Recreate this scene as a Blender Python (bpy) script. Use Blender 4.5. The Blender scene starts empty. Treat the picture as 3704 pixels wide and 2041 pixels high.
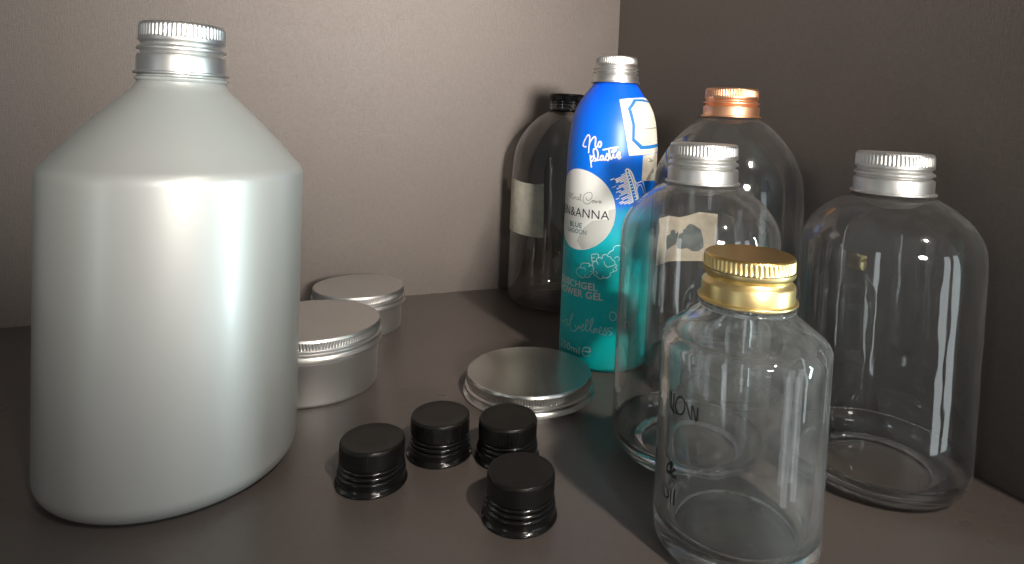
import bpy, bmesh, math, random, json
from mathutils import Vector, Matrix

random.seed(7)
S = 0.001                      # everything below is written in millimetres
scene = bpy.context.scene
C = scene.collection

# ------------------------------------------------------------------ camera
F_PX, CX, CY, PITCH, ROLL, CAM_H = 2269.83, 2034.98, 512.93, 0.04231, 0.04444, 150.0
cam_d = bpy.data.cameras.new('camera')
cam = bpy.data.objects.new('camera', cam_d)
C.objects.link(cam)
cam_d.sensor_fit = 'HORIZONTAL'
cam_d.sensor_width = 36.0
cam_d.lens = F_PX / 3704.0 * 36.0
cam_d.shift_x = (1852.0 - CX) / 3704.0
cam_d.shift_y = (CY - 1020.5) / 3704.0
cam_d.clip_start = 0.005
cam_d.clip_end = 50.0
_U = Vector((0, math.sin(PITCH), math.cos(PITCH)))
_F = Vector((0, math.cos(PITCH), -math.sin(PITCH)))
_X = Vector((1, 0, 0))
_right = _X * math.cos(ROLL) + _U * math.sin(ROLL)
_up = -_X * math.sin(ROLL) + _U * math.cos(ROLL)
_m = Matrix((_right, _up, -_F)).transposed().to_4x4()
_m.translation = Vector((0, 0, CAM_H * S))
cam.matrix_world = _m
scene.camera = cam

# ------------------------------------------------------------------ world and lamps
world = bpy.data.worlds.new('World')
scene.world = world
world.use_nodes = True
bg = world.node_tree.nodes['Background']
bg.inputs[0].default_value = (1.0, 0.985, 0.95, 1)
bg.inputs[1].default_value = 0.105


def lamp(name, pos, target, power, color, size, size_y=None, spread=math.pi):
    d = bpy.data.lights.new(name, 'AREA')
    d.energy = power
    d.color = color
    d.shape = 'RECTANGLE' if size_y else 'DISK'
    d.size = size
    if size_y:
        d.size_y = size_y
    d.spread = spread
    o = bpy.data.objects.new(name, d)
    C.objects.link(o)
    o.location = pos
    o.rotation_euler = (Vector(target) - Vector(pos)).to_track_quat('-Z', 'Y').to_euler()
    return o


# ceiling spot, high at the front right: the short shadows of the caps
lamp('ceiling_lamp', (0.66, -0.62, 1.24), (0.05, 0.325, 0.0), 0.22, (1.0, 0.90, 0.80), 0.085, None, math.radians(19))
# low lamp of the room behind the photographer: the shadows on the back board
lamp('room_lamp', (0.285, -0.47, 0.285), (-0.11, 0.50, 0.285), 0.98, (1.0, 0.92, 0.84), 0.10, None, math.radians(42))
# the same two lamps also shine weakly outside their beams
lamp('ceiling_lamp_spill', (0.67, -0.63, 1.25), (0.0, 0.30, 0.0), 0.45, (1.0, 0.92, 0.84), 0.085, 0.085)
lamp('room_lamp_spill', (0.288, -0.478, 0.287), (0.0, 0.30, 0.1), 0.22, (1.0, 0.93, 0.86), 0.075, 0.06)
# tall window to the right of the cabinet, bluish daylight
lamp('window_right', (1.10, -0.06, 0.06), (-0.15, 0.26, 0.08), 7.0, (0.74, 0.95, 1.0), 0.07, 0.75)
for wx_, wy_ in ((1.28, -0.50), (1.04, -0.76)):          # two panes of one tall window
    lamp('window_front_right', (wx_, wy_, -0.12), (0.0, 0.28, 0.08), 1.25, (0.88, 0.97, 1.0), 0.22, 1.20)
# weak window far to the left behind the photographer
lamp('window_left', (-0.85, -0.85, -0.15), (0.0, 0.30, 0.08), 1.1, (0.88, 0.97, 1.0), 0.16, 1.40)

scene.view_settings.view_transform = 'Standard'
scene.view_settings.look = 'None'
scene.view_settings.exposure = 0.25
scene.view_settings.gamma = 1.0
scene.view_settings.use_curve_mapping = False
scene.render.engine = 'CYCLES'
cy = scene.cycles
cy.max_bounces = 24
cy.transparent_max_bounces = 48
cy.transmission_bounces = 20
cy.glossy_bounces = 8
cy.diffuse_bounces = 4
cy.caustics_refractive = True
cy.caustics_reflective = False
cy.blur_glossy = 0.6
cy.sample_clamp_indirect = 3.0
cy.use_denoising = True

# ------------------------------------------------------------------ materials
MATS = {}


def principled(name, col, rough=0.5, metal=0.0, **kw):
    m = bpy.data.materials.new(name)
    m.use_nodes = True
    b = m.node_tree.nodes['Principled BSDF']
    b.inputs['Base Color'].default_value = (*col, 1)
    b.inputs['Roughness'].default_value = rough
    b.inputs['Metallic'].default_value = metal
    for k, v in kw.items():
        b.inputs[k].default_value = v
    MATS[name] = m
    return m, m.node_tree, b


def N(t, kind, **kw):
    n = t.nodes.new(kind)
    for k, v in kw.items():
        setattr(n, k, v)
    return n


def mapped_noise(t, scale, detail=3, coords='Object', noise_scale=1.0, rough=0.55):
    tc = N(t, 'ShaderNodeTexCoord')
    mp = N(t, 'ShaderNodeMapping')
    mp.inputs['Scale'].default_value = scale
    nz = N(t, 'ShaderNodeTexNoise')
    nz.inputs['Scale'].default_value = noise_scale
    nz.inputs['Detail'].default_value = detail
    nz.inputs['Roughness'].default_value = rough
    t.links.new(tc.outputs[coords], mp.inputs['Vector'])
    t.links.new(mp.outputs[0], nz.inputs['Vector'])
    return nz


def math_node(t, op, a, b=None):
    n = N(t, 'ShaderNodeMath', operation=op)
    for i, v in enumerate((a, b)):
        if v is None:
            continue
        if isinstance(v, (int, float)):
            n.inputs[i].default_value = v
        else:
            t.links.new(v, n.inputs[i])
    return n.outputs[0]


def add_bump(t, b, height, strength, dist):
    bp = N(t, 'ShaderNodeBump')
    bp.inputs['Strength'].default_value = strength
    bp.inputs['Distance'].default_value = dist
    t.links.new(height, bp.inputs['Height'])
    t.links.new(bp.outputs[0], b.inputs['Normal'])
    return bp


def ramp(t, fac, stops, interp='LINEAR'):
    r = N(t, 'ShaderNodeValToRGB')
    r.color_ramp.interpolation = interp
    el = r.color_ramp.elements
    while len(el) < len(stops):
        el.new(0.5)
    for e, (p, c) in zip(el, stops):
        e.position = p
        e.color = (*c, 1)
    t.links.new(fac, r.inputs[0])
    return r.outputs[0]


def laminate(name, col, rough, weave=1.0, specks=False):
    """taupe melamine board with a fine linen emboss"""
    m, t, b = principled(name, col, rough)
    warp = mapped_noise(t, (2200, 2200, 260), 2)
    weft = mapped_noise(t, (300, 300, 2400), 2)
    grain = math_node(t, 'ADD', warp.outputs[0], weft.outputs[0])
    blot = mapped_noise(t, (14, 14, 14), 4)
    f = math_node(t, 'ADD', math_node(t, 'MULTIPLY', grain, 0.40), math_node(t, 'MULTIPLY', blot.outputs[0], 0.35))
    k = 0.22 * weave
    lo = tuple(c * (1 - k) for c in col)
    hi = tuple(c * (1 + k) for c in col)
    colour = ramp(t, f, [(0.32, lo), (0.82, hi)])
    if specks:
        tc = N(t, 'ShaderNodeTexCoord')
        vo = N(t, 'ShaderNodeTexVoronoi')
        vo.inputs['Scale'].default_value = 85.0
        t.links.new(tc.outputs['Object'], vo.inputs['Vector'])
        rnd = N(t, 'ShaderNodeSeparateColor')
        t.links.new(vo.outputs['Color'], rnd.inputs[0])
        dot = math_node(t, 'LESS_THAN', vo.outputs['Distance'], math_node(t, 'MULTIPLY', math_node(t, 'SUBTRACT', rnd.outputs[0], 0.70), 0.14))
        mx = N(t, 'ShaderNodeMix', data_type='RGBA')
        t.links.new(math_node(t, 'MULTIPLY', dot, 0.35), mx.inputs[0])
        t.links.new(colour, mx.inputs[6])
        mx.inputs[7].default_value = (0.55, 0.52, 0.48, 1)
        colour = mx.outputs[2]
    t.links.new(colour, b.inputs['Base Color'])
    add_bump(t, b, grain, 0.8 * weave, 0.0002)
    rr = math_node(t, 'ADD', math_node(t, 'MULTIPLY', blot.outputs[0], 0.16), rough - 0.08)
    t.links.new(rr, b.inputs['Roughness'])
    return m


laminate('laminate_board', (0.147, 0.125, 0.111), 0.50)
laminate('laminate_shelf', (0.108, 0.090, 0.081), 0.30, 0.6, True)


def metal(name, col, rough, brushed=0.5):
    m, t, b = principled(name, col, rough, 1.0)
    nz = mapped_noise(t, (900, 900, 900), 3)
    sm = mapped_noise(t, (60, 60, 60), 3)
    rr = math_node(t, 'ADD', math_node(t, 'MULTIPLY', sm.outputs[0], 0.08), rough - 0.04)
    t.links.new(rr, b.inputs['Roughness'])
    add_bump(t, b, nz.outputs[0], 0.10 * brushed, 0.0001)
    return m


metal('aluminium', (0.70, 0.70, 0.685), 0.42)
metal('tin_metal', (0.70, 0.69, 0.67), 0.42)
metal('tin_side', (0.66, 0.65, 0.63), 0.50)
metal('lid_metal', (0.76, 0.76, 0.73), 0.25, 0.06)
metal('gold_metal', (0.88, 0.69, 0.32), 0.36)
metal('gold_top', (0.74, 0.50, 0.17), 0.30, 0.2)
metal('copper_metal', (0.95, 0.52, 0.31), 0.42)
principled('liner', (0.75, 0.75, 0.73), 0.6)

m, t, b = principled('black_plastic', (0.005, 0.005, 0.005), 0.26, 0.0)
nz = mapped_noise(t, (300, 300, 300), 4)
t.links.new(math_node(t, 'ADD', math_node(t, 'MULTIPLY', nz.outputs[0], 0.16), 0.10), b.inputs['Roughness'])
m, t, b = principled('black_top', (0.007, 0.006, 0.005), 0.36)
b.inputs['Specular IOR Level'].default_value = 0.28
nz = mapped_noise(t, (500, 500, 500), 4)
add_bump(t, b, nz.outputs[0], 0.12, 0.0001)

# pearly white plastic of the big bottle
m, t, b = principled('pearl_plastic', (0.50, 0.525, 0.485), 0.42, 0.36)
b.inputs['Subsurface Weight'].default_value = 0.2
b.inputs['Subsurface Radius'].default_value = (0.008, 0.008, 0.008)
b.inputs['Subsurface Scale'].default_value = 1.0
b.inputs['Specular IOR Level'].default_value = 0.6
b.inputs['Coat Weight'].default_value = 0.6
b.inputs['Coat Roughness'].default_value = 0.20
nz = mapped_noise(t, (9, 9, 2.5), 3)
t.links.new(ramp(t, nz.outputs[0], [(0.30, (0.425, 0.475, 0.465)), (0.5, (0.455, 0.475, 0.455)), (0.72, (0.495, 0.48, 0.465))]), b.inputs['Base Color'])
fine = mapped_noise(t, (1500, 1500, 1500), 2)
add_bump(t, b, fine.outputs[0], 0.05, 0.0001)

# printed blue and teal coat of the shower gel bottle
m, t, b = principled('printed_coat', (0, 0.2, 0.6), 0.38)
tc = N(t, 'ShaderNodeTexCoord')
sx = N(t, 'ShaderNodeSeparateXYZ')
t.links.new(tc.outputs['Object'], sx.inputs[0])
wz = mapped_noise(t, (40, 40, 18), 4)
zz = math_node(t, 'ADD', sx.outputs[2], math_node(t, 'MULTIPLY', math_node(t, 'SUBTRACT', wz.outputs[0], 0.5), 0.006))
fz = math_node(t, 'DIVIDE', zz, 0.190)
colr = ramp(t, fz, [(0.00, (0.0, 0.64, 0.66)), (0.10, (0.0, 0.72, 0.74)), (0.262, (0.0, 0.74, 0.75)), (0.285, (0.0, 0.54, 0.58)),
                    (0.42, (0.0, 0.50, 0.60)), (0.505, (0.0, 0.30, 0.62)), (0.520, (0.0, 0.19, 0.84)), (0.70, (0.0, 0.17, 0.90)), (0.93, (0.0, 0.09, 0.84))])
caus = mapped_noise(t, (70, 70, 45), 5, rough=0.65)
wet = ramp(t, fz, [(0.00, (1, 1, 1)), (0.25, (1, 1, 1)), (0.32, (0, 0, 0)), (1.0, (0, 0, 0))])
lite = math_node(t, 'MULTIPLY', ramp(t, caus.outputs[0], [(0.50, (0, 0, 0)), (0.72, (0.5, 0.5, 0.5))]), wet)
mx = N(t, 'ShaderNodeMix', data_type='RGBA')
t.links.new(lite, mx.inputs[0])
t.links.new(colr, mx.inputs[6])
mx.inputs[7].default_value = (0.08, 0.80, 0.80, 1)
t.links.new(mx.outputs[2], b.inputs['Base Color'])

principled('white_ink', (0.88, 0.90, 0.87), 0.5)
principled('teal_ink', (0.06, 0.22, 0.24), 0.5)
principled('grey_ink', (0.33, 0.32, 0.30), 0.5)
principled('dark_ink', (0.015, 0.018, 0.018), 0.5)
principled('pale_grey_ink', (0.62, 0.63, 0.60), 0.5)
principled('pale_cyan_ink', (0.66, 0.90, 0.89), 0.5)
principled('blue_ink', (0.01, 0.18, 0.52), 0.5)


def paper(name, col, dark):
    m, t, b = principled(name, col, 0.75)
    n1 = mapped_noise(t, (120, 120, 160), 6, rough=0.65)
    t.links.new(ramp(t, n1.outputs[0], [(0.35, dark), (0.6, col)]), b.inputs['Base Color'])
    add_bump(t, b, n1.outputs[0], 0.4, 0.0004)
    return m


paper('sticker_paper', (0.80, 0.77, 0.66), (0.70, 0.65, 0.52))
paper('label_paper', (0.76, 0.75, 0.63), (0.60, 0.60, 0.50))
paper('torn_paper', (0.70, 0.62, 0.48), (0.58, 0.50, 0.37))
paper('torn_grey', (0.12, 0.145, 0.14), (0.06, 0.075, 0.07))


def clear_plastic(name, tint, haze, gloss_rough=0.05, wobble=0.28):
    """thin PET wall: see-through, Fresnel reflection of both faces, dusty haze with light painted into the rims"""
    m = bpy.data.materials.new(name)
    m.use_nodes = True
    t = m.node_tree
    t.nodes.clear()
    out = N(t, 'ShaderNodeOutputMaterial')
    lw = N(t, 'ShaderNodeLayerWeight')
    lw.inputs[0].default_value = 0.5
    f5 = math_node(t, 'POWER', lw.outputs['Facing'], 4.0)
    fr = math_node(t, 'ADD', math_node(t, 'MULTIPLY', f5, 0.82), 0.15)
    tr = N(t, 'ShaderNodeBsdfTransparent')
    edge = ramp(t, lw.outputs['Facing'], [(0.0, (tint[0], tint[1], tint[2])), (0.75, (tint[0] * .97, tint[1] * .97, tint[2] * .97)), (1.0, (tint[0] * .80, tint[1] * .81, tint[2] * .81))])
    t.links.new(edge, tr.inputs[0])
    gl = N(t, 'ShaderNodeBsdfGlossy')
    gl.inputs['Roughness'].default_value = gloss_rough
    df = N(t, 'ShaderNodeBsdfDiffuse')
    df.inputs[0].default_value = (0.75, 0.76, 0.76, 1)
    wob = mapped_noise(t, (85, 85, 26), 2)
    bp = N(t, 'ShaderNodeBump')
    bp.inputs['Strength'].default_value = wobble
    bp.inputs['Distance'].default_value = 0.0012
    t.links.new(wob.outputs[0], bp.inputs['Height'])
    t.links.new(bp.outputs[0], gl.inputs['Normal'])
    haze_noise = mapped_noise(t, (160, 160, 110), 5, rough=0.7)
    hz = math_node(t, 'MULTIPLY', ramp(t, haze_noise.outputs[0], [(0.42, (0.4, 0.4, 0.4)), (0.75, (1, 1, 1))]), haze)
    painted_rim = math_node(t, 'ADD', math_node(t, 'MULTIPLY', math_node(t, 'POWER', lw.outputs['Facing'], 5.0), 14.0), 0.7)  # haze thickened at grazing angles paints in the light caught by the rims
    hz = math_node(t, 'MULTIPLY', hz, painted_rim)
    m1 = N(t, 'ShaderNodeMixShader')
    t.links.new(hz, m1.inputs[0])
    t.links.new(tr.outputs[0], m1.inputs[1])
    t.links.new(df.outputs[0], m1.inputs[2])
    m2 = N(t, 'ShaderNodeMixShader')
    t.links.new(fr, m2.inputs[0])
    t.links.new(m1.outputs[0], m2.inputs[1])
    t.links.new(gl.outputs[0], m2.inputs[2])
    t.links.new(m2.outputs[0], out.inputs[0])
    MATS[name] = m


clear_plastic('clear_plastic', (0.965, 0.97, 0.97), 0.036)
clear_plastic('smoky_plastic', (0.78, 0.76, 0.74), 0.030)
m, t, b = principled('clear_glass', (0.965, 0.985, 0.98), 0.0, 0.0)
b.inputs['Transmission Weight'].default_value = 1.0
b.inputs['IOR'].default_value = 1.5
out = t.nodes['Material Output']
df = N(t, 'ShaderNodeBsdfDiffuse')
df.inputs[0].default_value = (0.80, 0.83, 0.82, 1)
dn = mapped_noise(t, (90, 90, 55), 5, rough=0.7)
dm = N(t, 'ShaderNodeMixShader')
t.links.new(math_node(t, 'MULTIPLY', ramp(t, dn.outputs[0], [(0.40, (0.25, 0.25, 0.25)), (0.75, (1, 1, 1))]), 0.09), dm.inputs[0])  # pale diffuse haze painted in for the milky reflections inside thick glass
t.links.new(b.outputs[0], dm.inputs[1])
t.links.new(df.outputs[0], dm.inputs[2])
t.links.new(dm.outputs[0], out.inputs[0])

m, t, b = principled('solid_plastic', (0.97, 0.98, 0.98), 0.02, 0.0)
b.inputs['Transmission Weight'].default_value = 1.0
b.inputs['IOR'].default_value = 1.5

# ------------------------------------------------------------------ mesh helpers


def link(name, me, mat=None, parent=None):
    o = bpy.data.objects.new(name, me)
    C.objects.link(o)
    if mat:
        me.materials.append(MATS[mat])
    if parent:
        o.parent = parent
    return o


def build(name, verts, faces, mat, parent=None, sharp=32.0, smooth=True):
    me = bpy.data.meshes.new(name)
    me.from_pydata([(x * S, y * S, z * S) for x, y, z in verts], [], faces)
    bm = bmesh.new()
    bm.from_mesh(me)
    bmesh.ops.recalc_face_normals(bm, faces=bm.faces)
    bm.to_mesh(me)
    bm.free()
    if smooth:
        me.shade_smooth()
        me.set_sharp_from_angle(angle=math.radians(sharp))
    return link(name, me, mat, parent)


def lathe(name, prof, mat, parent=None, seg=96, ribs=0, rib=None, sharp=32.0):
    """prof: (r, z) or (r, z, rib depth); ribs modulate the radius of rows that have a depth"""
    verts, faces, rows = [], [], []
    if ribs:
        seg = ribs * 6
    for p in prof:
        r, z = p[0], p[1]
        d = p[2] if len(p) > 2 else 0
        if r < 1e-6:
            rows.append([len(verts)])
            verts.append((0, 0, z))
        else:
            row = []
            for i in range(seg):
                a = 2 * math.pi * i / seg
                rr = r
                if d:
                    k = i % 6
                    rr = r - d * (0.0, 0.0, 0.35, 1.0, 1.0, 0.35)[k]
                row.append(len(verts))
                verts.append((rr * math.cos(a), rr * math.sin(a), z))
            rows.append(row)
    for a, b in zip(rows[:-1], rows[1:]):
        if len(a) == 1 and len(b) == 1:
            continue
        for i in range(seg):
            j = (i + 1) % seg
            if len(a) == 1:
                faces.append((a[0], b[j], b[i]))
            elif len(b) == 1:
                faces.append((a[i], a[j], b[0]))
            else:
                faces.append((a[i], a[j], b[j], b[i]))
    return build(name, verts, faces, mat, parent, sharp)


def spline(pts, n=6, closed=False):
    out = []
    m = len(pts)
    rng = range(m if closed else m - 1)
    for i in rng:
        if closed:
            p0, p1, p2, p3 = (pts[(i + k) % m] for k in (-1, 0, 1, 2))
        else:
            p0, p1, p2, p3 = pts[max(i - 1, 0)], pts[i], pts[i + 1], pts[min(i + 2, m - 1)]
        for k in range(n):
            u = k / n
            out.append(tuple(0.5 * ((2 * b) + (c - a) * u + (2 * a - 5 * b + 4 * c - d) * u * u + (3 * b - a - 3 * c + d) * u ** 3)
                             for a, b, c, d in zip(p0, p1, p2, p3)))
    if not closed:
        out.append(tuple(pts[-1]))
    return out


def interp(prof, z):
    for (r0, z0), (r1, z1) in zip(prof[:-1], prof[1:]):
        if z0 <= z <= z1 and z1 > z0:
            return r0 + (r1 - r0) * (z - z0) / (z1 - z0)
    return prof[0][0] if z < prof[0][1] else prof[-1][0]


def wrap(bm, R, prof=None, off=0.15, flip=False):
    """bend a flat sheet (u along the girth in mm, z) round the vertical axis; u = 0 faces -Y"""
    for v in bm.verts:
        u, z = v.co.x, v.co.z
        th = u / R
        r = (interp(prof, z) if prof else R) + off
        v.co = Vector((r * math.sin(th), -r * math.cos(th), z))


def finish(bm, name, mat, parent, smooth=False):
    for v in bm.verts:
        v.co *= S
    me = bpy.data.meshes.new(name)
    bm.to_mesh(me)
    bm.free()
    if smooth:
        me.shade_smooth()
    return link(name, me, mat, parent)


def cut_strips(bm, step=1.6, zstep=None):
    us = [v.co.x for v in bm.verts]
    k = math.ceil(min(us) / step)
    while k * step < max(us):
        g = bm.verts[:] + bm.edges[:] + bm.faces[:]
        bmesh.ops.bisect_plane(bm, geom=g, plane_co=(k * step, 0, 0), plane_no=(1, 0, 0))
        k += 1
    if zstep:
        zs = [v.co.z for v in bm.verts]
        k = math.ceil(min(zs) / zstep)
        while k * zstep < max(zs):
            g = bm.verts[:] + bm.edges[:] + bm.faces[:]
            bmesh.ops.bisect_plane(bm, geom=g, plane_co=(0, 0, k * zstep), plane_no=(0, 0, 1))
            k += 1


def patch(name, poly, R, mat, parent, prof=None, off=0.15, thick=0.0, step=1.6, zstep=None):
    """poly: (theta in degrees, z)"""
    bm = bmesh.new()
    vs = [bm.verts.new((math.radians(a) * R, 0, z)) for a, z in poly]
    bm.faces.new(vs)
    bmesh.ops.triangulate(bm, faces=bm.faces[:])
    cut_strips(bm, step, zstep)
    wrap(bm, R, prof, off)
    bmesh.ops.recalc_face_normals(bm, faces=bm.faces)
    return finish(bm, name, mat, parent)


def band(name, a, b, R, mat, parent, prof=None, off=0.15):
    """strip between two open outlines of (theta, z)"""
    bm = bmesh.new()
    f = lambda L: [(math.radians(t) * R, z) for t, z in L]
    A, B = [], []
    for L, out in ((f(a), A), (f(b), B)):
        for p, q in zip(L[:-1], L[1:]):
            out += [(p[0] + (q[0] - p[0]) * k / 8, p[1] + (q[1] - p[1]) * k / 8) for k in range(8)]
        out.append(L[-1])
    va = [bm.verts.new((u, 0, z)) for u, z in A]
    vb = [bm.verts.new((u, 0, z)) for u, z in B]
    for i in range(len(va) - 1):
        bm.faces.new((va[i], va[i + 1], vb[i + 1], vb[i]))
    wrap(bm, R, prof, off)
    return finish(bm, name, mat, parent)


def ribbon(bm, pts, width):
    """flat pen stroke with round ends in the (u, z) plane"""
    n = len(pts)
    L, Rr = [], []
    for i in range(n):
        a, b = pts[max(i - 1, 0)], pts[min(i + 1, n - 1)]
        dx, dz = b[0] - a[0], b[1] - a[1]
        d = math.hypot(dx, dz) or 1e-6
        nx, nz = -dz / d * width / 2, dx / d * width / 2
        L.append(bm.verts.new((pts[i][0] + nx, 0, pts[i][1] + nz)))
        Rr.append(bm.verts.new((pts[i][0] - nx, 0, pts[i][1] - nz)))
    for i in range(n - 1):
        try:
            bm.faces.new((L[i], L[i + 1], Rr[i + 1], Rr[i]))
        except ValueError:
            pass
    for e in (pts[0], pts[-1]):
        c = [bm.verts.new((e[0] + width / 2 * math.cos(k * math.pi / 4), 0, e[1] + width / 2 * math.sin(k * math.pi / 4))) for k in range(8)]
        bm.faces.new(c)


def strokes(name, data, R, width, mat, parent, prof=None, off=0.22, smooth=True):
    bm = bmesh.new()
    for st in data:
        pts = [(math.radians(a) * R, z) for a, z in st]
        if smooth and len(pts) > 2:
            pts = spline(pts, 4)
        ribbon(bm, pts, width)
    wrap(bm, R, prof, off)
    return finish(bm, name, mat, parent)


def lettering(name, text, theta, z, height, width, R, mat, parent, bold=0.0, off=0.22, prof=None, align='CENTER'):
    """block letters printed round the girth: theta of the centre, baseline z, cap height, total width"""
    cu = bpy.data.curves.new(name, 'FONT')
    cu.body = text
    cu.size = 1.0
    cu.offset = bold
    cu.resolution_u = 3
    cu.space_character = 1.05
    o = bpy.data.objects.new(name, cu)
    C.objects.link(o)
    bpy.context.view_layer.update()
    me = bpy.data.meshes.new_from_object(o.evaluated_get(bpy.context.evaluated_depsgraph_get()))
    bpy.data.objects.remove(o)
    bpy.data.curves.remove(cu)
    bm = bmesh.new()
    bm.from_mesh(me)
    bpy.data.meshes.remove(me)
    xs = [v.co.x for v in bm.verts]
    ys = [v.co.y for v in bm.verts]
    x0, x1, y1 = min(xs), max(xs), max(ys)
    k = width / (x1 - x0)
    kz = height / y1
    c = math.radians(theta) * R
    for v in bm.verts:
        v.co = Vector((c + (v.co.x - (x0 + x1) / 2) * k, 0, z + v.co.y * kz))
    cut_strips(bm, 2.0)
    wrap(bm, R, prof, off)
    return finish(bm, name, mat, parent)


def thing(name, label, cat, x, y, group=None, rz=0.0):
    o = bpy.data.objects.new(name, None)
    o.empty_display_size = 0.01
    C.objects.link(o)
    o.location = (x * S, y * S, 0)
    o.rotation_euler = (0, 0, rz)
    o['label'] = label
    o['category'] = cat
    if group:
        o['group'] = group
    return o


def structure(name, verts, faces, mat):
    o = build(name, verts, faces, mat, smooth=False)
    o['kind'] = 'structure'
    return o


# ------------------------------------------------------------------ the cabinet corner
YAW, WX, WY = 0.4347, 46.7, 574.2
cw, sw = math.cos(YAW), math.sin(YAW)


def P(along, out, z):
    """along: mm to the left of the corner on the back board; out: mm towards the room"""
    return (WX - along * cw + out * sw, WY - along * sw - out * cw, z)


def board(name, a0, a1, o0, o1, z0, z1, mat):
    v = [P(a, o, z) for z in (z0, z1) for a, o in ((a0, o0), (a1, o0), (a1, o1), (a0, o1))]
    return structure(name, v, [(0, 1, 2, 3), (7, 6, 5, 4), (0, 4, 5, 1), (1, 5, 6, 2), (2, 6, 7, 3), (3, 7, 4, 0)], mat)


shelf = board('shelf', -18, 620, -18, 402, -18, 0, 'laminate_shelf')
board('back_wall', 0.05, 620, -18, 0, 0.02, 420, 'laminate_board')
board('side_wall', -18, 0, -18, 400, 0.02, 420, 'laminate_board')

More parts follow.
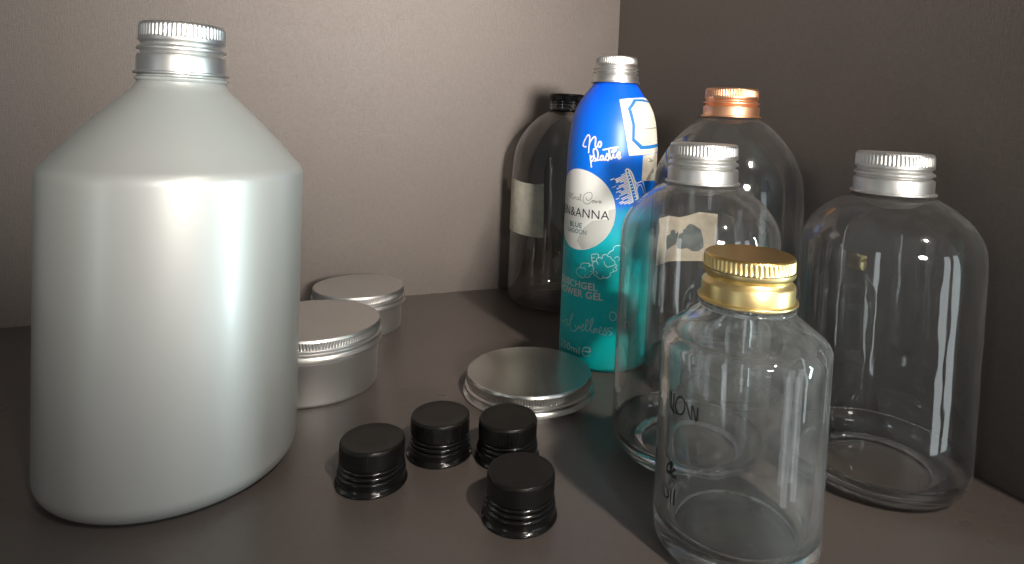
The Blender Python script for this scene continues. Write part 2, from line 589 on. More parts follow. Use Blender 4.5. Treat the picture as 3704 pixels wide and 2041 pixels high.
# outlines of the printed marks and labels: (angle round the bottle in degrees, height in mm)
T = {
    'fl': [[[-158.1, 99.9], [-162.8, 100.7], [-167.7, 101.2], [-175.8, 100.6], [177.2, 101.7], [172.0, 103.0], [168.6, 103.8], [162.4, 103.8], [153.4, 103.6], [153.4, 99.2], [153.8, 90.5], [154.8, 83.8], [155.1, 79.4], [161.3, 79.0], [171.7, 78.5], [-177.8, 78.1], [-167.9, 77.8], [-163.0, 76.6], [-156.8, 75.6], [-157.7, 86.8], [-158.8, 94.4]], [[-165.6, 91.1], [-168.9, 92.0], [-169.1, 93.7], [-170.9, 94.3], [-172.8, 93.5], [-172.9, 92.0], [-174.3, 92.7], [-175.0, 93.6], [-175.5, 92.0], [-174.9, 90.0], [-173.4, 86.9], [-169.1, 85.1], [-166.2, 83.8], [-165.5, 87.8]], [[-176.2, 92.0], [-179.3, 93.0], [-179.2, 94.5], [179.0, 94.8], [177.4, 96.6], [175.4, 97.6], [171.9, 97.1], [168.7, 95.9], [166.2, 94.9], [166.3, 92.7], [164.0, 90.2], [163.3, 86.1], [167.6, 83.8], [172.1, 83.6], [176.4, 85.0], [-177.9, 84.4], [-175.0, 84.7], [-174.7, 88.5]]],
    'gold': [[[-54.3, 55.9], [-54.4, 54.8], [-55.1, 53.6], [-56.4, 52.7], [-58.0, 52.1], [-59.7, 52.0], [-61.3, 52.3], [-62.4, 53.0], [-63.0, 54.0], [-62.8, 55.2], [-61.9, 56.4], [-60.5, 57.4], [-58.9, 58.0], [-57.2, 58.1], [-55.7, 57.7], [-54.7, 57.0], [-54.3, 55.9]], [[-53.2, 57.1], [-48.7, 52.4], [-48.3, 57.5], [-44.8, 52.5], [-44.1, 57.0]], [[-68.6, 57.6], [-66.3, 52.0], [-61.1, 51.7]], [[-70.3, 57.2], [-68.8, 52.7], [-64.7, 52.0]], [[-65.2, 57.7], [-65.0, 52.6]], [[-64.3, 34.2], [-68.4, 32.2], [-68.9, 30.5], [-65.3, 30.7], [-63.2, 34.0], [-65.3, 33.8], [-63.1, 30.1], [-59.6, 30.1]], [[-60.1, 32.9], [-65.2, 30.2], [-68.6, 29.9]], [[-73.8, 24.6], [-74.2, 21.6], [-68.0, 20.9], [-65.7, 22.2], [-67.5, 24.3], [-72.1, 25.1]], [[-63.2, 24.9], [-63.0, 20.7]], [[-59.4, 25.7], [-60.0, 20.7]], [[-83.3, 33.7], [-80.4, 31.8]], [[-71.2, 36.7], [-69.6, 34.9]], [[-78.1, 33.8], [-75.7, 31.2]], [[-69.1, 35.7], [-66.5, 34.4]]],
    'facet': [[[-37.2, 83.8], [-24.9, 89.3], [-5.1, 90.9], [-5.6, 96.0], [2.4, 97.3], [2.9, 93.3], [1.2, 87.8], [-4.2, 82.6], [-12.8, 77.5], [-23.3, 73.7], [-37.7, 71.5], [-46.3, 76.0]]],
    'natural_care': [[[-71.0, 99.7], [-66.8, 103.8], [-63.4, 101.0]], [[-63.3, 100.2], [-59.9, 103.5], [-58.6, 100.5], [-55.2, 100.4]], [[-61.4, 103.0], [-55.6, 103.2]], [[-55.4, 101.9], [-54.5, 100.4], [-52.2, 102.1], [-51.4, 100.6]], [[-47.0, 102.0], [-49.2, 101.7], [-49.6, 100.4], [-46.8, 100.6], [-46.5, 102.1], [-45.7, 100.4], [-43.3, 101.5], [-42.1, 103.8], [-43.1, 103.9], [-43.9, 102.2], [-43.1, 100.4], [-41.2, 100.5]], [[-34.8, 102.7], [-33.8, 101.3], [-31.1, 100.9], [-27.8, 102.0], [-26.4, 103.9], [-28.2, 105.6], [-32.5, 105.4], [-36.8, 104.1], [-38.9, 101.8], [-37.7, 99.6], [-34.4, 98.7], [-30.1, 99.1], [-26.9, 100.6], [-25.3, 101.2]], [[-22.5, 101.2], [-24.5, 101.2], [-25.6, 100.3], [-24.3, 99.8], [-22.5, 101.0], [-21.9, 99.9]], [[-20.9, 100.9], [-20.4, 99.9], [-19.7, 100.9], [-18.1, 101.0]], [[-17.3, 100.3], [-15.4, 100.9], [-16.6, 101.4], [-17.5, 100.3], [-15.7, 100.0], [-13.9, 100.8]]],
    'no_plastic': [[[-38.6, 132.1], [-41.0, 132.0], [-42.9, 132.7], [-42.6, 134.4], [-40.7, 136.5], [-38.3, 138.5], [-36.4, 139.1], [-34.7, 138.4], [-34.0, 136.5], [-34.1, 133.5], [-34.2, 131.0], [-34.1, 128.9]], [[-34.2, 132.1], [-33.6, 134.3], [-31.7, 136.2], [-29.4, 137.7], [-27.4, 138.2], [-26.2, 137.6], [-25.9, 135.8], [-25.9, 133.8], [-25.3, 132.6], [-23.8, 132.4], [-22.5, 133.2], [-21.8, 134.6], [-20.7, 135.6], [-19.3, 135.6], [-18.2, 134.5], [-18.6, 133.3], [-19.9, 132.5], [-21.3, 132.7], [-22.0, 133.7], [-21.6, 135.0]], [[-31.5, 127.2], [-31.1, 125.6], [-30.2, 123.3], [-29.3, 120.6]], [[-30.2, 125.7], [-29.3, 126.8], [-27.6, 126.7], [-26.9, 125.6], [-27.6, 124.5], [-29.0, 124.1]], [[-25.1, 124.1], [-22.8, 125.0], [-21.6, 126.9], [-21.7, 129.0], [-23.2, 130.8], [-25.3, 131.4], [-27.3, 131.0], [-27.6, 129.6], [-26.7, 127.6], [-24.9, 125.7], [-22.0, 124.8], [-19.3, 125.1], [-18.2, 125.9]], [[-15.1, 127.4], [-16.8, 127.7], [-18.1, 126.8], [-18.1, 125.5], [-16.7, 125.0], [-15.1, 125.8], [-14.9, 127.4], [-14.6, 126.0], [-13.1, 125.1], [-11.5, 127.2], [-10.5, 129.0], [-9.1, 127.8], [-8.0, 126.2], [-9.0, 125.2], [-11.1, 125.4]], [[-8.6, 131.9], [-8.0, 129.9], [-7.0, 127.6], [-5.8, 126.2], [-4.7, 126.1], [-3.5, 127.9], [-3.1, 129.0], [-2.8, 127.6], [-1.7, 126.7], [0.1, 127.1], [1.4, 128.9], [3.2, 130.1], [4.7, 129.6], [4.4, 128.6], [2.6, 128.0], [2.7, 126.6], [4.6, 126.4], [5.3, 127.5]], [[-15.5, 131.0], [-10.1, 131.7], [-4.5, 132.4], [1.8, 132.9]], [[-5.0, 130.0], [-3.7, 131.3], [-0.7, 131.7], [-0.6, 130.9], [-2.8, 130.1], [-4.7, 130.0]]],
    'shower': [[[11.8, 117.8], [-4.5, 113.9]], [[12.5, 116.9], [0.6, 114.2]], [[13.1, 116.1], [1.9, 113.5]], [[13.7, 115.2], [2.1, 112.6]], [[14.4, 114.4], [7.3, 112.8]], [[15.0, 113.5], [-2.3, 109.5]], [[15.7, 112.7], [5.5, 110.4]], [[16.3, 111.8], [3.4, 108.9]], [[17.0, 111.0], [11.0, 109.7]], [[17.6, 110.1], [2.8, 106.8]], [[18.3, 109.2], [6.8, 106.7]], [[19.0, 108.4], [8.6, 106.1]], [[19.6, 107.5], [6.5, 104.7]], [[20.3, 106.7], [2.9, 102.8]], [[21.0, 105.8], [8.9, 103.2]], [[21.7, 104.9], [10.7, 102.6]], [[22.4, 104.1], [7.0, 100.8]], [[23.0, 103.2], [8.8, 100.2]], [[23.7, 102.3], [13.4, 100.2]], [[24.5, 101.5], [18.5, 100.3]], [[12.5, 119.6], [14.7, 116.3], [19.5, 109.4], [24.2, 101.8]], [[12.5, 119.6], [14.6, 120.6], [19.4, 119.0], [23.6, 115.3], [27.7, 109.8], [31.6, 103.3]], [[16.4, 119.2], [22.3, 113.5], [30.1, 102.7]], [[25.7, 113.5], [29.0, 112.0], [30.2, 110.1], [28.3, 108.7]], [[29.4, 112.4], [33.1, 113.0], [36.4, 113.4], [39.7, 111.3], [43.8, 106.2]], [[30.7, 111.0], [34.4, 111.3], [37.0, 109.6], [41.2, 105.8]]],
    'nozzles': [[[14.5, 118.1], [16.0, 118.4]], [[15.8, 116.4], [17.4, 116.7]], [[17.2, 114.7], [18.7, 115.0]], [[18.5, 113.0], [20.1, 113.3]], [[19.9, 111.3], [21.5, 111.6]], [[21.3, 109.6], [23.0, 109.9]], [[22.8, 107.9], [24.4, 108.2]], [[24.2, 106.1], [25.9, 106.4]], [[25.7, 104.4], [27.4, 104.7]], [[27.2, 102.6], [29.0, 102.9]]],
    'bubbles': [[[-37.0, 60.6], [-40.4, 60.3], [-44.2, 58.5], [-43.6, 56.7], [-39.8, 55.5], [-34.4, 54.8], [-31.3, 55.7], [-31.4, 57.0]], [[-31.3, 55.7], [-27.6, 55.6], [-24.7, 56.5], [-23.7, 57.6], [-22.0, 58.3], [-22.1, 59.6], [-24.4, 59.4]], [[-37.0, 60.6], [-37.5, 62.1], [-34.7, 63.7], [-30.3, 63.8], [-26.7, 64.1], [-25.4, 62.8], [-27.1, 62.2]], [[-25.4, 62.8], [-22.5, 63.3], [-20.7, 62.1], [-20.5, 60.5]], [[-35.6, 60.3], [-32.5, 61.0], [-30.5, 59.8]], [[-22.8, 65.6], [-23.7, 68.8], [-22.6, 69.7], [-16.4, 70.2], [-14.7, 69.3], [-15.1, 67.9]], [[-17.1, 66.0], [-21.0, 65.2], [-21.9, 63.3], [-20.0, 61.3], [-20.4, 59.4], [-18.5, 57.7], [-15.7, 57.1], [-12.3, 55.8], [-9.1, 56.3], [-8.1, 57.7]], [[-8.0, 56.6], [-3.7, 56.7], [-0.1, 57.9], [0.3, 59.8], [3.5, 60.4], [3.3, 62.0]], [[3.5, 60.6], [7.2, 61.2], [7.6, 62.5], [5.4, 63.0], [7.5, 64.1], [5.2, 65.1], [4.5, 66.7], [1.1, 67.7], [-0.6, 69.0], [-3.9, 69.4], [-6.1, 70.4], [-9.8, 69.7], [-10.7, 67.6]], [[-10.7, 67.9], [-13.5, 68.3], [-16.7, 67.6], [-17.1, 66.0], [-14.7, 64.3]], [[-7.9, 66.1], [-7.2, 64.6], [-3.8, 63.1], [1.5, 63.8], [5.2, 64.6]], [[-22.8, 65.6], [-17.7, 65.9]], [[-22.4, 67.5], [-20.1, 67.9]], [[-17.6, 59.9], [-15.3, 59.2], [-16.4, 58.4]], [[-4.0, 70.5], [-1.4, 72.1], [2.2, 73.2], [2.6, 74.6], [5.8, 75.7], [11.3, 75.8], [16.6, 74.4], [18.0, 72.0]], [[4.3, 68.3], [7.0, 69.4], [10.3, 68.6], [9.4, 67.0]]],
    'circ': [[[9.9, 34.3], [9.4, 33.0], [8.1, 32.0], [6.1, 31.7], [4.0, 32.0], [2.5, 32.9], [1.8, 34.2], [2.2, 35.5], [3.6, 36.5], [5.6, 36.8], [7.6, 36.5], [9.2, 35.5], [9.9, 34.3]], [[27.5, 28.5], [27.1, 27.6], [25.9, 26.9], [24.2, 26.7], [22.5, 27.1], [21.2, 27.9], [20.6, 28.9], [21.0, 29.8], [22.1, 30.5], [23.8, 30.7], [25.5, 30.3], [26.9, 29.5], [27.5, 28.5]]],
    'wellness': [[[-76.3, 24.2], [-66.5, 24.4], [-59.5, 26.8], [-55.7, 27.0], [-57.8, 24.4], [-53.0, 24.4], [-49.3, 28.3], [-46.8, 31.6], [-48.7, 31.3], [-50.7, 27.4], [-50.8, 24.4], [-48.4, 22.1], [-43.6, 21.8], [-39.4, 23.3]], [[-42.3, 25.9], [-40.4, 24.2], [-37.4, 24.2], [-36.4, 26.3], [-35.4, 24.8], [-32.4, 25.7], [-29.4, 26.7], [-30.7, 27.6], [-32.7, 25.4], [-31.4, 23.6], [-26.4, 26.0], [-23.9, 29.8], [-25.5, 31.0], [-27.0, 28.6], [-27.1, 25.3], [-24.7, 23.9], [-20.1, 26.9], [-17.8, 31.3], [-19.2, 32.0], [-21.0, 29.1], [-20.6, 25.2], [-18.1, 23.8]], [[-17.0, 23.7], [-16.0, 26.5], [-15.3, 23.7], [-14.2, 26.0], [-12.6, 26.4], [-11.7, 24.0], [-7.2, 26.0], [-8.0, 27.6], [-9.9, 25.9], [-9.0, 23.7], [-5.7, 23.5], [-3.3, 26.5], [-1.5, 27.5], [-3.4, 26.8], [-0.8, 24.6], [-2.3, 23.0], [-5.0, 23.2]], [[5.8, 27.3], [1.2, 27.3], [-0.0, 26.3], [4.1, 25.0], [5.5, 23.8], [2.3, 23.1]]],
    'e': [[[-30.1, 11.4], [-24.9, 11.8], [-19.7, 12.1], [-20.5, 14.0], [-23.8, 14.5], [-28.0, 13.6], [-30.1, 11.4], [-29.1, 9.8], [-25.3, 8.8], [-20.5, 9.9]]],
    'strip': [[[36.0, 128.9], [61.3, 130.3], [65.1, 113.1], [37.6, 113.8], [35.5, 114.6]], [[46.9, 127.0], [52.3, 125.4], [47.3, 124.7]], [[53.6, 126.5], [49.3, 125.0], [57.4, 125.3]], [[55.8, 120.7], [55.5, 118.0], [61.3, 118.7], [56.9, 119.7]]],
}

# ------------------------------------------------------------------ screw caps


def cap_profile(h, rl, rt, grooves):
    """aluminium screw cap from the lip up to the knurl; returns shell rows below the knurl, knurl rows, top rows"""
    band = rl * 0.935
    low = [(rl * 0.80, 0.35), (rl * 0.985, 0.0), (rl, 0.30), (rl, 0.75), (rl * 0.985, 1.05), (band * 1.0, 1.15), (band, 1.3)]
    if grooves == 2:
        body = [(band, 0.33 * h), (band * 0.985, 0.37 * h), (band * 0.915, 0.40 * h), (band * 0.905, 0.425 * h), (band * 0.93, 0.445 * h),
                (band * 1.0, 0.475 * h), (band * 1.0, 0.51 * h), (band * 0.955, 0.545 * h), (band * 0.905, 0.565 * h), (band * 0.905, 0.59 * h),
                (band * 0.94, 0.62 * h), (rt * 1.005, 0.65 * h), (rt * 1.005, 0.705 * h)]
    elif grooves == 3:
        body = [(band, 0.28 * h), (band * 0.98, 0.31 * h), (band * 0.90, 0.34 * h), (band * 0.90, 0.36 * h), (band * 1.0, 0.40 * h), (band * 1.0, 0.43 * h),
                (band * 0.90, 0.47 * h), (band * 0.90, 0.49 * h), (band * 1.0, 0.53 * h), (band * 1.0, 0.56 * h), (band * 0.90, 0.60 * h), (band * 0.90, 0.62 * h),
                (rt * 1.0, 0.665 * h), (rt * 1.005, 0.71 * h)]
    else:
        body = [(band, 0.36 * h), (band * 0.985, 0.40 * h), (band * 0.95, 0.43 * h), (band * 0.905, 0.475 * h), (band * 0.90, 0.50 * h), (band * 0.915, 0.525 * h),
                (rt * 0.985, 0.57 * h), (rt * 1.01, 0.61 * h), (rt * 1.01, 0.69 * h)]
    d = rt * 0.028
    knurl = [(rt * 1.0, 0.705 * h, 0), (rt * 1.003, 0.72 * h, d * 0.6), (rt * 1.003, 0.74 * h, d), (rt * 1.0, 0.915 * h, d), (rt * 0.995, 0.935 * h, d * 0.5), (rt * 0.985, 0.95 * h, 0)]
    top = [(rt * 0.985, 0.952 * h), (rt * 0.972, 0.978 * h), (rt * 0.945, 0.996 * h), (rt * 0.925, 1.0 * h), (rt * 0.90, 0.995 * h), (rt * 0.6, 0.992 * h), (0, 0.992 * h)]
    return low, body, knurl, top


def screw_cap(parent, z0, z1, rl, rt, mat, grooves=2, ribs=58, top_mat=None):
    h = z1 - z0
    low, body, knurl, top = cap_profile(h, rl, rt, grooves)
    inner = [(rl * 0.80, 0.35)]
    up = lambda rows: [(p[0], p[1] + z0) + tuple(p[2:]) for p in rows]
    shell = lathe('cap', up(low[5:] + body), mat, parent, seg=120, sharp=40)
    lathe('knurl_ring', up(knurl), mat, shell, ribs=ribs, sharp=50)
    lathe('cap_top', up(top), top_mat or mat, shell, seg=96, sharp=40)
    lathe('lip_ring', up(low[:6]), mat, shell, seg=96, sharp=40)
    return shell


# ------------------------------------------------------------------ the big pearly bottle
b = thing('plastic_bottle', 'big pearly grey white plastic bottle with sloped shoulders and ribbed silver cap, at the left', 'bottle', -153.6, 252.5)
base = [(0, 2.2), (30, 2.0), (35, 0.8), (37.2, 0.0)] + [(36.8 + 9 * math.sin(a), 9 - 9 * math.cos(a)) for a in [math.radians(k) for k in range(8, 91, 9)]]
sh = [(45.8, 60), (45.8, 119.5)] + [(45.8 - 7 * (1 - math.cos(math.radians(k))), 119.5 + 7.0 * math.sin(math.radians(k)) * 1.0) for k in (8, 16, 24, 32, 40, 47)]
r0, z0 = sh[-1]
neck = [(r0 + (17.6 - r0) * k / 6 + 0.55 * math.sin(math.pi * k / 6), z0 + (152.6 - z0) * k / 6 + 0.5 * math.sin(math.pi * k / 6)) for k in range(1, 7)]
neck += [(16.6, 153.6), (16.0, 154.6), (15.7, 155.4)]
lathe('body', base + sh + neck, 'pearl_plastic', b, seg=128, sharp=50)
lathe('neck', [(15.6, 155.0), (15.3, 156.2), (16.2, 156.8), (16.2, 157.6), (15.0, 158.2), (14.6, 165)], 'pearl_plastic', b, seg=96, sharp=60)
screw_cap(b, 159.0, 179.2, 16.8, 15.05, 'aluminium', 2, 60)

# ------------------------------------------------------------------ tins and the loose lid


def lid_parts(parent, z0, h, rt, rl, mat, top_mat):
    rows = [(rl * 0.93, z0 + 0.2), (rl * 0.985, z0), (rl, z0 + 0.35), (rl, z0 + 0.9), (rl * 0.985, z0 + 1.25), (rt * 1.006, z0 + 0.20 * h), (rt * 0.995, z0 + 0.24 * h),
            (rt * 1.022, z0 + 0.30 * h), (rt * 1.026, z0 + 0.36 * h), (rt * 1.022, z0 + 0.42 * h), (rt * 0.992, z0 + 0.48 * h), (rt * 0.99, z0 + 0.53 * h), (rt * 1.0, z0 + 0.56 * h)]
    shell = lathe('lid', rows, mat, parent, seg=128, sharp=40)
    d = 0.34
    lathe('knurl_ring', [(rt, z0 + 0.56 * h, 0), (rt + 0.1, z0 + 0.59 * h, d), (rt + 0.1, z0 + 0.83 * h, d), (rt, z0 + 0.87 * h, 0)], mat, shell, ribs=150, sharp=60)
    lathe('lid_top', [(rt, z0 + 0.87 * h), (rt * 0.995, z0 + 0.93 * h), (rt * 0.985, z0 + 0.985 * h), (rt * 0.972, z0 + h), (rt * 0.964, z0 + h * 0.996), (rt * 0.95, z0 + h * 0.990), (rt * 0.5, z0 + h * 0.990), (0, z0 + h * 0.992)],
          top_mat, shell, seg=128, sharp=25)
    return shell


def tin(label, x, y, rt, rl, rb, z1, h):
    t = thing('aluminium_tin', label, 'tin', x, y, 'round aluminium tins', random.uniform(0, 6))
    lathe('body', [(0, 0.6), (rb - 2.2, 0.5), (rb - 1.4, 0.0), (rb - 0.5, 0.25), (rb - 0.1, 0.9), (rb, 1.8), (rb, z1 - h - 2.6), (rb + 0.5, z1 - h - 1.9), (rb + 0.5, z1 - h - 0.9), (rb - 0.4, z1 - h - 0.3), (rb - 0.6, z1 - 1.5)],
          'tin_side', t, seg=128, sharp=40)
    lid_parts(t, z1 - h, h, rt, rl, 'tin_metal', 'tin_metal')
    return t


tin('bigger round aluminium tin with closed lid, half hidden behind the pearly bottle', -130.2, 334.6, 34.8, 36.0, 33.8, 34.4, 11.2)
tin('smaller round aluminium tin with closed lid standing against the back wall', -134.6, 424.0, 29.9, 31.0, 28.6, 27.8, 10.2)

lid = thing('tin_lid', 'loose round aluminium lid lying flat in front of the blue bottle', 'lid', -12.4, 336.0)
lid_parts(lid, 0.0, 11.15, 33.8, 35.5, 'lid_metal', 'lid_metal')

# ------------------------------------------------------------------ loose black caps


def black_cap(label, x, y, rz):
    t = thing('screw_cap', label, 'cap', x, y, 'loose black screw caps', rz)
    r, rl, h = 12.7, 14.25, 17.3
    skirt = [(rl * 0.86, 0.3), (rl * 0.985, 0.0), (rl, 0.35), (rl * 0.995, 0.8), (rl * 0.96, 1.15), (13.25, 1.6), (13.05, 2.4), (13.0, 3.2), (13.1, 3.9), (13.35, 4.3), (13.4, 4.7), (13.2, 5.1), (12.45, 5.5), (12.45, 5.8),
             (13.0, 6.2), (13.1, 6.6), (12.95, 7.0), (12.2, 7.45), (12.2, 7.75), (12.7, 8.15), (12.8, 8.55), (12.65, 8.95), (12.05, 9.3), (12.05, 9.55), (12.6, 9.9), (12.7, 10.0)]
    lathe('skirt', skirt, 'black_plastic', t, seg=96, sharp=55)
    k = lathe('knurl_ring', [(12.7, 10.0, 0), (12.75, 10.3, 0.14), (12.75, 15.6, 0.14), (12.65, 16.0, 0)], 'black_plastic', t, ribs=72, sharp=50)
    lathe('cap_top', [(12.65, 16.0), (12.55, 16.6), (12.25, 17.1), (11.9, 17.3), (11.5, 17.2), (6, 17.15), (0, 17.15)], 'black_top', t, seg=96, sharp=45)
    return t


black_cap('black screw cap nearest the pearly bottle, leftmost of the four', -71.0, 247.0, 0.3)
black_cap('black screw cap between the bigger tin and the loose lid, second from the left', -48.1, 269.7, 1.9)
black_cap('black screw cap partly hidden behind the nearest cap, in front of the loose lid', -18.4, 269.6, 3.1)
black_cap('black screw cap nearest the camera, in front of the other three', -10.0, 229.1, 4.4)

# ------------------------------------------------------------------ clear bottles


def dome(R, shoulder, neck_z, top):
    lower = [(0, 5.2), (R * 0.25, 4.8), (R * 0.48, 3.0), (R * 0.60, 1.0), (R * 0.68, 0.1), (R * 0.78, 0.0), (R * 0.87, 0.9), (R * 0.94, 3.2), (R * 0.985, 6.5), (R, 10.5)]
    side = [(R, 10.5), (R, 30), (R, 55), (R, shoulder[0][1])]
    up = spline([(R, shoulder[0][1] - 12)] + shoulder + [(14.6, neck_z - 1.2)], 5)[5:]
    return spline(lower, 4) + side[1:-1] + up + [(13.9, neck_z - 0.2), (13.6, neck_z + 1), (13.6, top - 2)]


small = lambda R: dome(R, [(R, 92), (R * 0.985, 101), (R * 0.925, 107), (R * 0.80, 113), (R * 0.63, 118), (17.2, 121)], 122.4, 138)
tall = dome(42.3, [(42.3, 104), (40.9, 119.5), (36.9, 130), (31.2, 139), (24.0, 146.8), (17.2, 151.6)], 153.2, 167)
GB = 'see-through plastic bottles'


def ring(parent, z, mat='clear_plastic'):
    lathe('neck_ring', [(13.6, z - 1.9), (15.6, z - 1.6), (15.9, z - 1.1), (15.6, z - 0.6), (13.6, z - 0.4)], mat, parent, seg=96, sharp=60)


def heel(parent, R):
    """thick moulded heel of the bottle, solid plastic"""
    p = spline([(R * 0.60, 2.2), (R * 0.69, 0.75), (R * 0.79, 0.55), (R * 0.87, 1.5), (R * 0.935, 3.8), (R * 0.972, 7.0), (R * 0.978, 10.5), (R * 0.955, 10.0), (R * 0.91, 6.2), (R * 0.83, 3.9), (R * 0.70, 3.2)], 3, True)
    lathe('heel', p + [p[0]], 'solid_plastic', parent, seg=128, sharp=180)


b = thing('clear_bottle', 'clear plastic bottle with silver cap and torn beige label, beside the blue bottle', 'bottle', 63.9, 282.9, GB)
lathe('body', small(35.4), 'clear_plastic', b, seg=128, sharp=60)
heel(b, 35.4)
ring(b, 122.4)
screw_cap(b, 122.2, 140.1, 16.7, 15.15, 'aluminium', 2, 60)
fl = [[(a if a > 0 else a + 360, z) for a, z in st] for st in T['fl']]
lab = patch('paper_label', fl[0], 35.4, 'torn_paper', b, off=0.12)
for poly in fl[1:]:
    patch('torn_patch', poly, 35.4, 'torn_grey', lab, off=-0.15)

b = thing('clear_bottle', 'clear plastic bottle with silver cap at the far right, nearest the side wall', 'bottle', 144.5, 272.4, GB)
lathe('body', small(36.6), 'clear_plastic', b, seg=128, sharp=60)
heel(b, 36.6)
ring(b, 122.4)
screw_cap(b, 122.5, 140.2, 17.05, 15.5, 'aluminium', 2, 60)

b = thing('clear_bottle', 'tall clear plastic bottle with copper coloured cap', 'bottle', 95.8, 360.8, GB)
lathe('body', tall, 'clear_plastic', b, seg=128, sharp=60)
heel(b, 42.3)
ring(b, 153.3)
screw_cap(b, 152.9, 169.2, 16.8, 14.9, 'copper_metal', 2, 64)

b = thing('clear_bottle', 'tall smoky clear bottle with black cap and blank paper label, behind the blue bottle', 'bottle', 2.3, 503.0, GB)
lathe('body', [(r * (41.6 / 42.3) if r > 16 else r, z) for r, z in tall], 'smoky_plastic', b, seg=128, sharp=60)
patch('paper_label', [(-100, 98.4), (-70, 99.0), (-45, 97.6), (-30, 97.4), (-20.6, 98.6), (-19.4, 76), (-18.8, 58.2), (-30, 57.6), (-60, 58.0), (-100, 57.4)], 41.6, 'label_paper', b, off=0.2)
sh = lathe('cap', [(15.2, 152.6), (15.6, 153.0), (15.6, 154.0), (13.4, 154.6), (13.2, 156.2), (13.8, 156.8), (13.8, 157.4), (13.2, 158.0), (13.2, 158.4), (13.9, 159.0), (13.9, 159.8), (13.4, 160.4), (14.2, 161.0)], 'black_plastic', b, seg=96, sharp=55)
lathe('knurl_ring', [(14.2, 161.0, 0), (14.4, 161.3, 0.35), (14.4, 164.8, 0.35), (14.2, 165.2, 0)], 'black_plastic', sh, ribs=60, sharp=50)
lathe('cap_top', [(14.2, 165.2), (14.0, 166.0), (13.4, 166.6), (12.8, 166.8), (0, 166.6)], 'black_top', sh, seg=96, sharp=45)

# ------------------------------------------------------------------ the small glass bottle with the gold cap
b = thing('glass_bottle', 'small thick glass bottle with gold cap, black lettering on its side, at the front right', 'bottle', 68.0, 220.6)
outer = spline([(0, 1.6), (12, 1.4), (21, 0.5), (24.2, 0.0), (26.6, 0.7), (28.4, 2.6), (29.2, 6.0)], 5) + [(29.2, 25), (29.2, 48)] + \
    spline([(29.2, 68), (29.2, 71.8), (28.9, 73.8), (27.8, 75.4), (26.4, 76.4), (22, 79.7), (18.0, 82.9), (16.4, 84.4), (15.4, 85.8)], 5) + [(15.4, 86.6), (14.4, 87.2), (14.2, 100), (13.6, 101.5)]
inner = [(11.6, 101.5), (11.2, 100), (11.2, 88)] + spline([(11.6, 85), (13.5, 82.2), (18.5, 78.6), (23.2, 74.6), (25.2, 71.4), (25.9, 67)], 5) + [(26.0, 45), (25.8, 24)] + \
    spline([(25.6, 16), (24.9, 11.6), (22.6, 8.6), (18.5, 7.2), (10, 7.6), (0, 8.2)], 5)
lathe('body', outer + inner, 'clear_glass', b, seg=128, sharp=180)
lathe('neck_ring', [(15.35, 85.0), (16.6, 85.3), (17.0, 85.9), (16.6, 86.5), (15.35, 86.7)], 'clear_glass', b, seg=96, sharp=70)
# raised maker's dots moulded into the bottom
dv, df = [], []
for k in range(26):
    a = 2 * math.pi * k / 26
    for rr in ((13.5,) if k % 2 else (13.5, 16.5)):
        cxm, cym = rr * math.cos(a), rr * math.sin(a)
        i0 = len(dv)
        dv += [(cxm + 0.75 * math.cos(q * math.pi / 4), cym + 0.75 * math.sin(q * math.pi / 4), 7.45) for q in range(8)]
        dv += [(cxm + 0.45 * math.cos(q * math.pi / 4), cym + 0.45 * math.sin(q * math.pi / 4), 8.0) for q in range(8)] + [(cxm, cym, 8.15)]
        df += [(i0 + q, i0 + (q + 1) % 8, i0 + 8 + (q + 1) % 8, i0 + 8 + q) for q in range(8)]
        df += [(i0 + 8 + q, i0 + 8 + (q + 1) % 8, i0 + 16) for q in range(8)]
build('embossed_dots', dv, df, 'clear_glass', b, 80)
screw_cap(b, 87.75, 104.2, 17.25, 15.8, 'gold_metal', 1, 58, 'gold_top')
g = T['gold']
strokes('lettering', g[:5], 29.2, 0.6, 'dark_ink', b, off=0.06)
strokes('lettering', g[5:7], 29.2, 0.7, 'dark_ink', b, off=0.06)
strokes('lettering', g[7:10], 29.2, 0.75, 'dark_ink', b, off=0.06)
strokes('lettering', g[10:], 29.2, 0.4, 'dark_ink', b, off=0.06)

# ------------------------------------------------------------------ the blue shower gel bottle
b = thing('shower_gel_bottle', 'blue and teal printed shower gel bottle with white round label and silver cap', 'bottle', 31.05, 388.9)
BP = [(26.0, 0.0), (27.0, 1.2), (27.4, 3.0), (27.7, 8.0), (27.7, 60.0), (27.7, 126.0)]
BU = spline([(27.7, 115), (27.7, 127), (26.85, 138.5), (25.1, 149.6), (21.9, 158.0), (17.0, 165.2), (14.2, 169.3), (13.4, 170.6)], 6)[6:]
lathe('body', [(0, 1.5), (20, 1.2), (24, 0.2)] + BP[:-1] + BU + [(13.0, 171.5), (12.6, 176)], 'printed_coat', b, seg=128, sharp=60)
BPROF = BP[:-1] + BU + [(13.0, 172)]
screw_cap(b, 170.8, 187.1, 14.95, 12.95, 'aluminium', 3, 56)
RB = 27.7
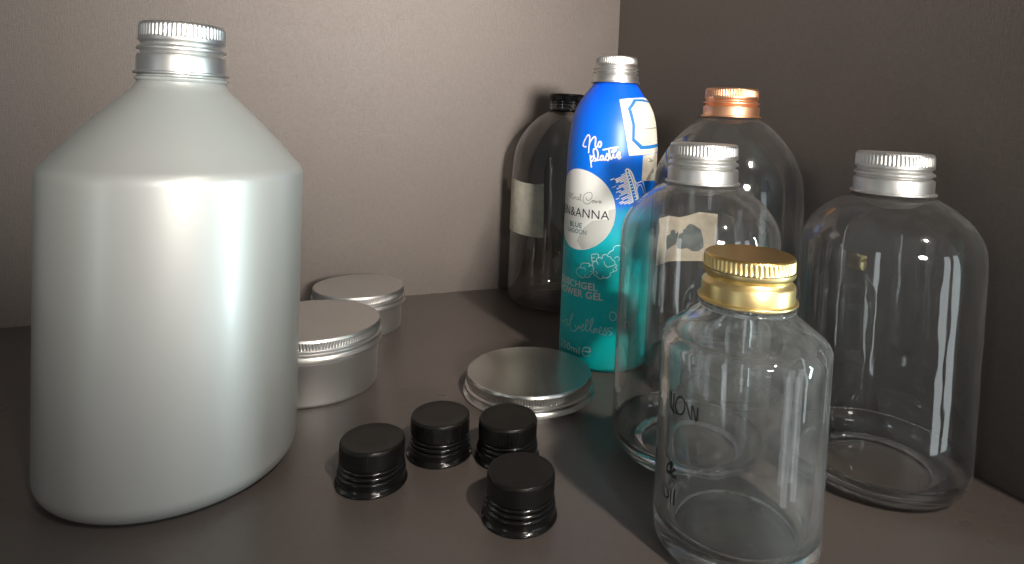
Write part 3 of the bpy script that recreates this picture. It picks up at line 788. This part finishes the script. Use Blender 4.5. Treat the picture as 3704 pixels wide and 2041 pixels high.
# round white label: a disc of radius 24 mm
bm = bmesh.new()
cth, cz, cr = math.radians(-46.7) * RB, 94.8, 24.0
cen = bm.verts.new((cth, 0, cz))
prev = None
for k in range(1, 13):
    row = [bm.verts.new((cth + cr * k / 12 * math.cos(a * math.pi / 32), 0, cz + cr * k / 12 * math.sin(a * math.pi / 32))) for a in range(64)]
    for a in range(64):
        if prev is None:
            bm.faces.new((cen, row[a], row[(a + 1) % 64]))
        else:
            bm.faces.new((prev[a], row[a], row[(a + 1) % 64], prev[(a + 1) % 64]))
    prev = row
wrap(bm, RB, None, 0.10)
disc = finish(bm, 'round_label', 'white_ink', b, True)
patch('grey_facet', T['facet'][0], RB, 'pale_grey_ink', disc, off=0.16)
strokes('lettering', T['natural_care'], RB, 0.38, 'grey_ink', disc)
lettering('lettering', 'BEN&ANNA', -46.7, 90.5, 5.1, 41.0, RB, 'dark_ink', disc)
lettering('lettering', 'BLUE', -49.6, 84.0, 2.9, 10.4, RB, 'teal_ink', disc, 0.012)
lettering('lettering', 'LAGOON', -48.2, 80.4, 2.7, 15.8, RB, 'teal_ink', disc, 0.012)
strokes('lettering', T['no_plastic'], RB, 0.95, 'white_ink', b, prof=BPROF)
sd = strokes('shower_drawing', T['shower'][:20], RB, 0.62, 'white_ink', b, smooth=False)
strokes('shower_head_outline', T['shower'][20:23], RB, 0.9, 'white_ink', sd)
strokes('shower_pipe', T['shower'][23:], RB, 0.6, 'white_ink', sd)
strokes('nozzle_marks', T['nozzles'], RB, 0.7, 'pale_cyan_ink', sd, smooth=False)
strokes('foam_drawing', T['bubbles'], RB, 0.42, 'pale_cyan_ink', b)
strokes('bubble_drawing', T['circ'], RB, 0.40, 'pale_cyan_ink', b)
lettering('lettering', 'DUSCHGEL', -46.7, 48.4, 4.2, 31.3, RB, 'white_ink', b, 0.022)
lettering('lettering', 'SHOWER GEL', -46.7, 43.2, 4.2, 38.2, RB, 'white_ink', b, 0.022)
strokes('lettering', T['wellness'], RB, 0.42, 'pale_cyan_ink', b)
lettering('lettering', '250ml', -52.5, 9.2, 4.4, 18.0, RB, 'pale_cyan_ink', b, 0.008)
strokes('estimated_sign', T['e'], RB, 0.6, 'pale_cyan_ink', b)
# stuck-on paper label with a blue octagon, creased over the shoulder
stk = patch('sticker', [(3, 160.6), (20, 161.6), (49.6, 162.6), (75, 162.4), (95, 159), (100, 145), (98, 131), (75, 130.6), (55, 129.6), (15.9, 128.1), (14.8, 145.3), (11.9, 153.6)],
            RB, 'sticker_paper', b, prof=BPROF, off=0.28, zstep=2.0)
oo = [(92, 160.6), (50.4, 161.6), (28.1, 161.2), (14.9, 155.7), (19.8, 146.3), (19.4, 137.0), (31.5, 132.1), (43.7, 132.3), (68.8, 133.3), (95, 134)]
oi = [(92, 159.2), (46.9, 160.2), (32.1, 160.0), (20.4, 155.4), (24.1, 146.4), (23.1, 138.2), (34.6, 134.2), (45.1, 134.4), (69.5, 135.2), (95, 136)]
band('octagon_border', oo, oi, RB, 'blue_ink', stk, prof=BPROF, off=0.36)
strokes('octagon_line', [[(88, 158.2), (75.3, 158.6), (46.5, 158.0), (39.9, 158.7), (33.7, 158.5), (25.1, 155.0), (28.6, 146.8), (27.2, 139.2), (36.3, 135.7), (49.4, 136.3), (72.4, 137.1), (92, 137.8)]],
        RB, 0.42, 'grey_ink', stk, prof=BPROF, off=0.42, smooth=False)
strokes('octagon_line', [[(39.2, 144.0), (51.8, 144.4), (66, 144.8), (88, 145.3)]], RB, 0.7, 'grey_ink', stk, prof=BPROF, off=0.42)
stp = patch('paper_strip', [(36.0, 128.4), (61.3, 129.8), (75, 129.9), (76, 113.6), (65.1, 113.1), (37.6, 113.6), (35.5, 114.6)], RB, 'sticker_paper', b, off=0.18)
strokes('ink_mark', T['strip'][1:], RB, 0.4, 'dark_ink', stp, off=0.28)
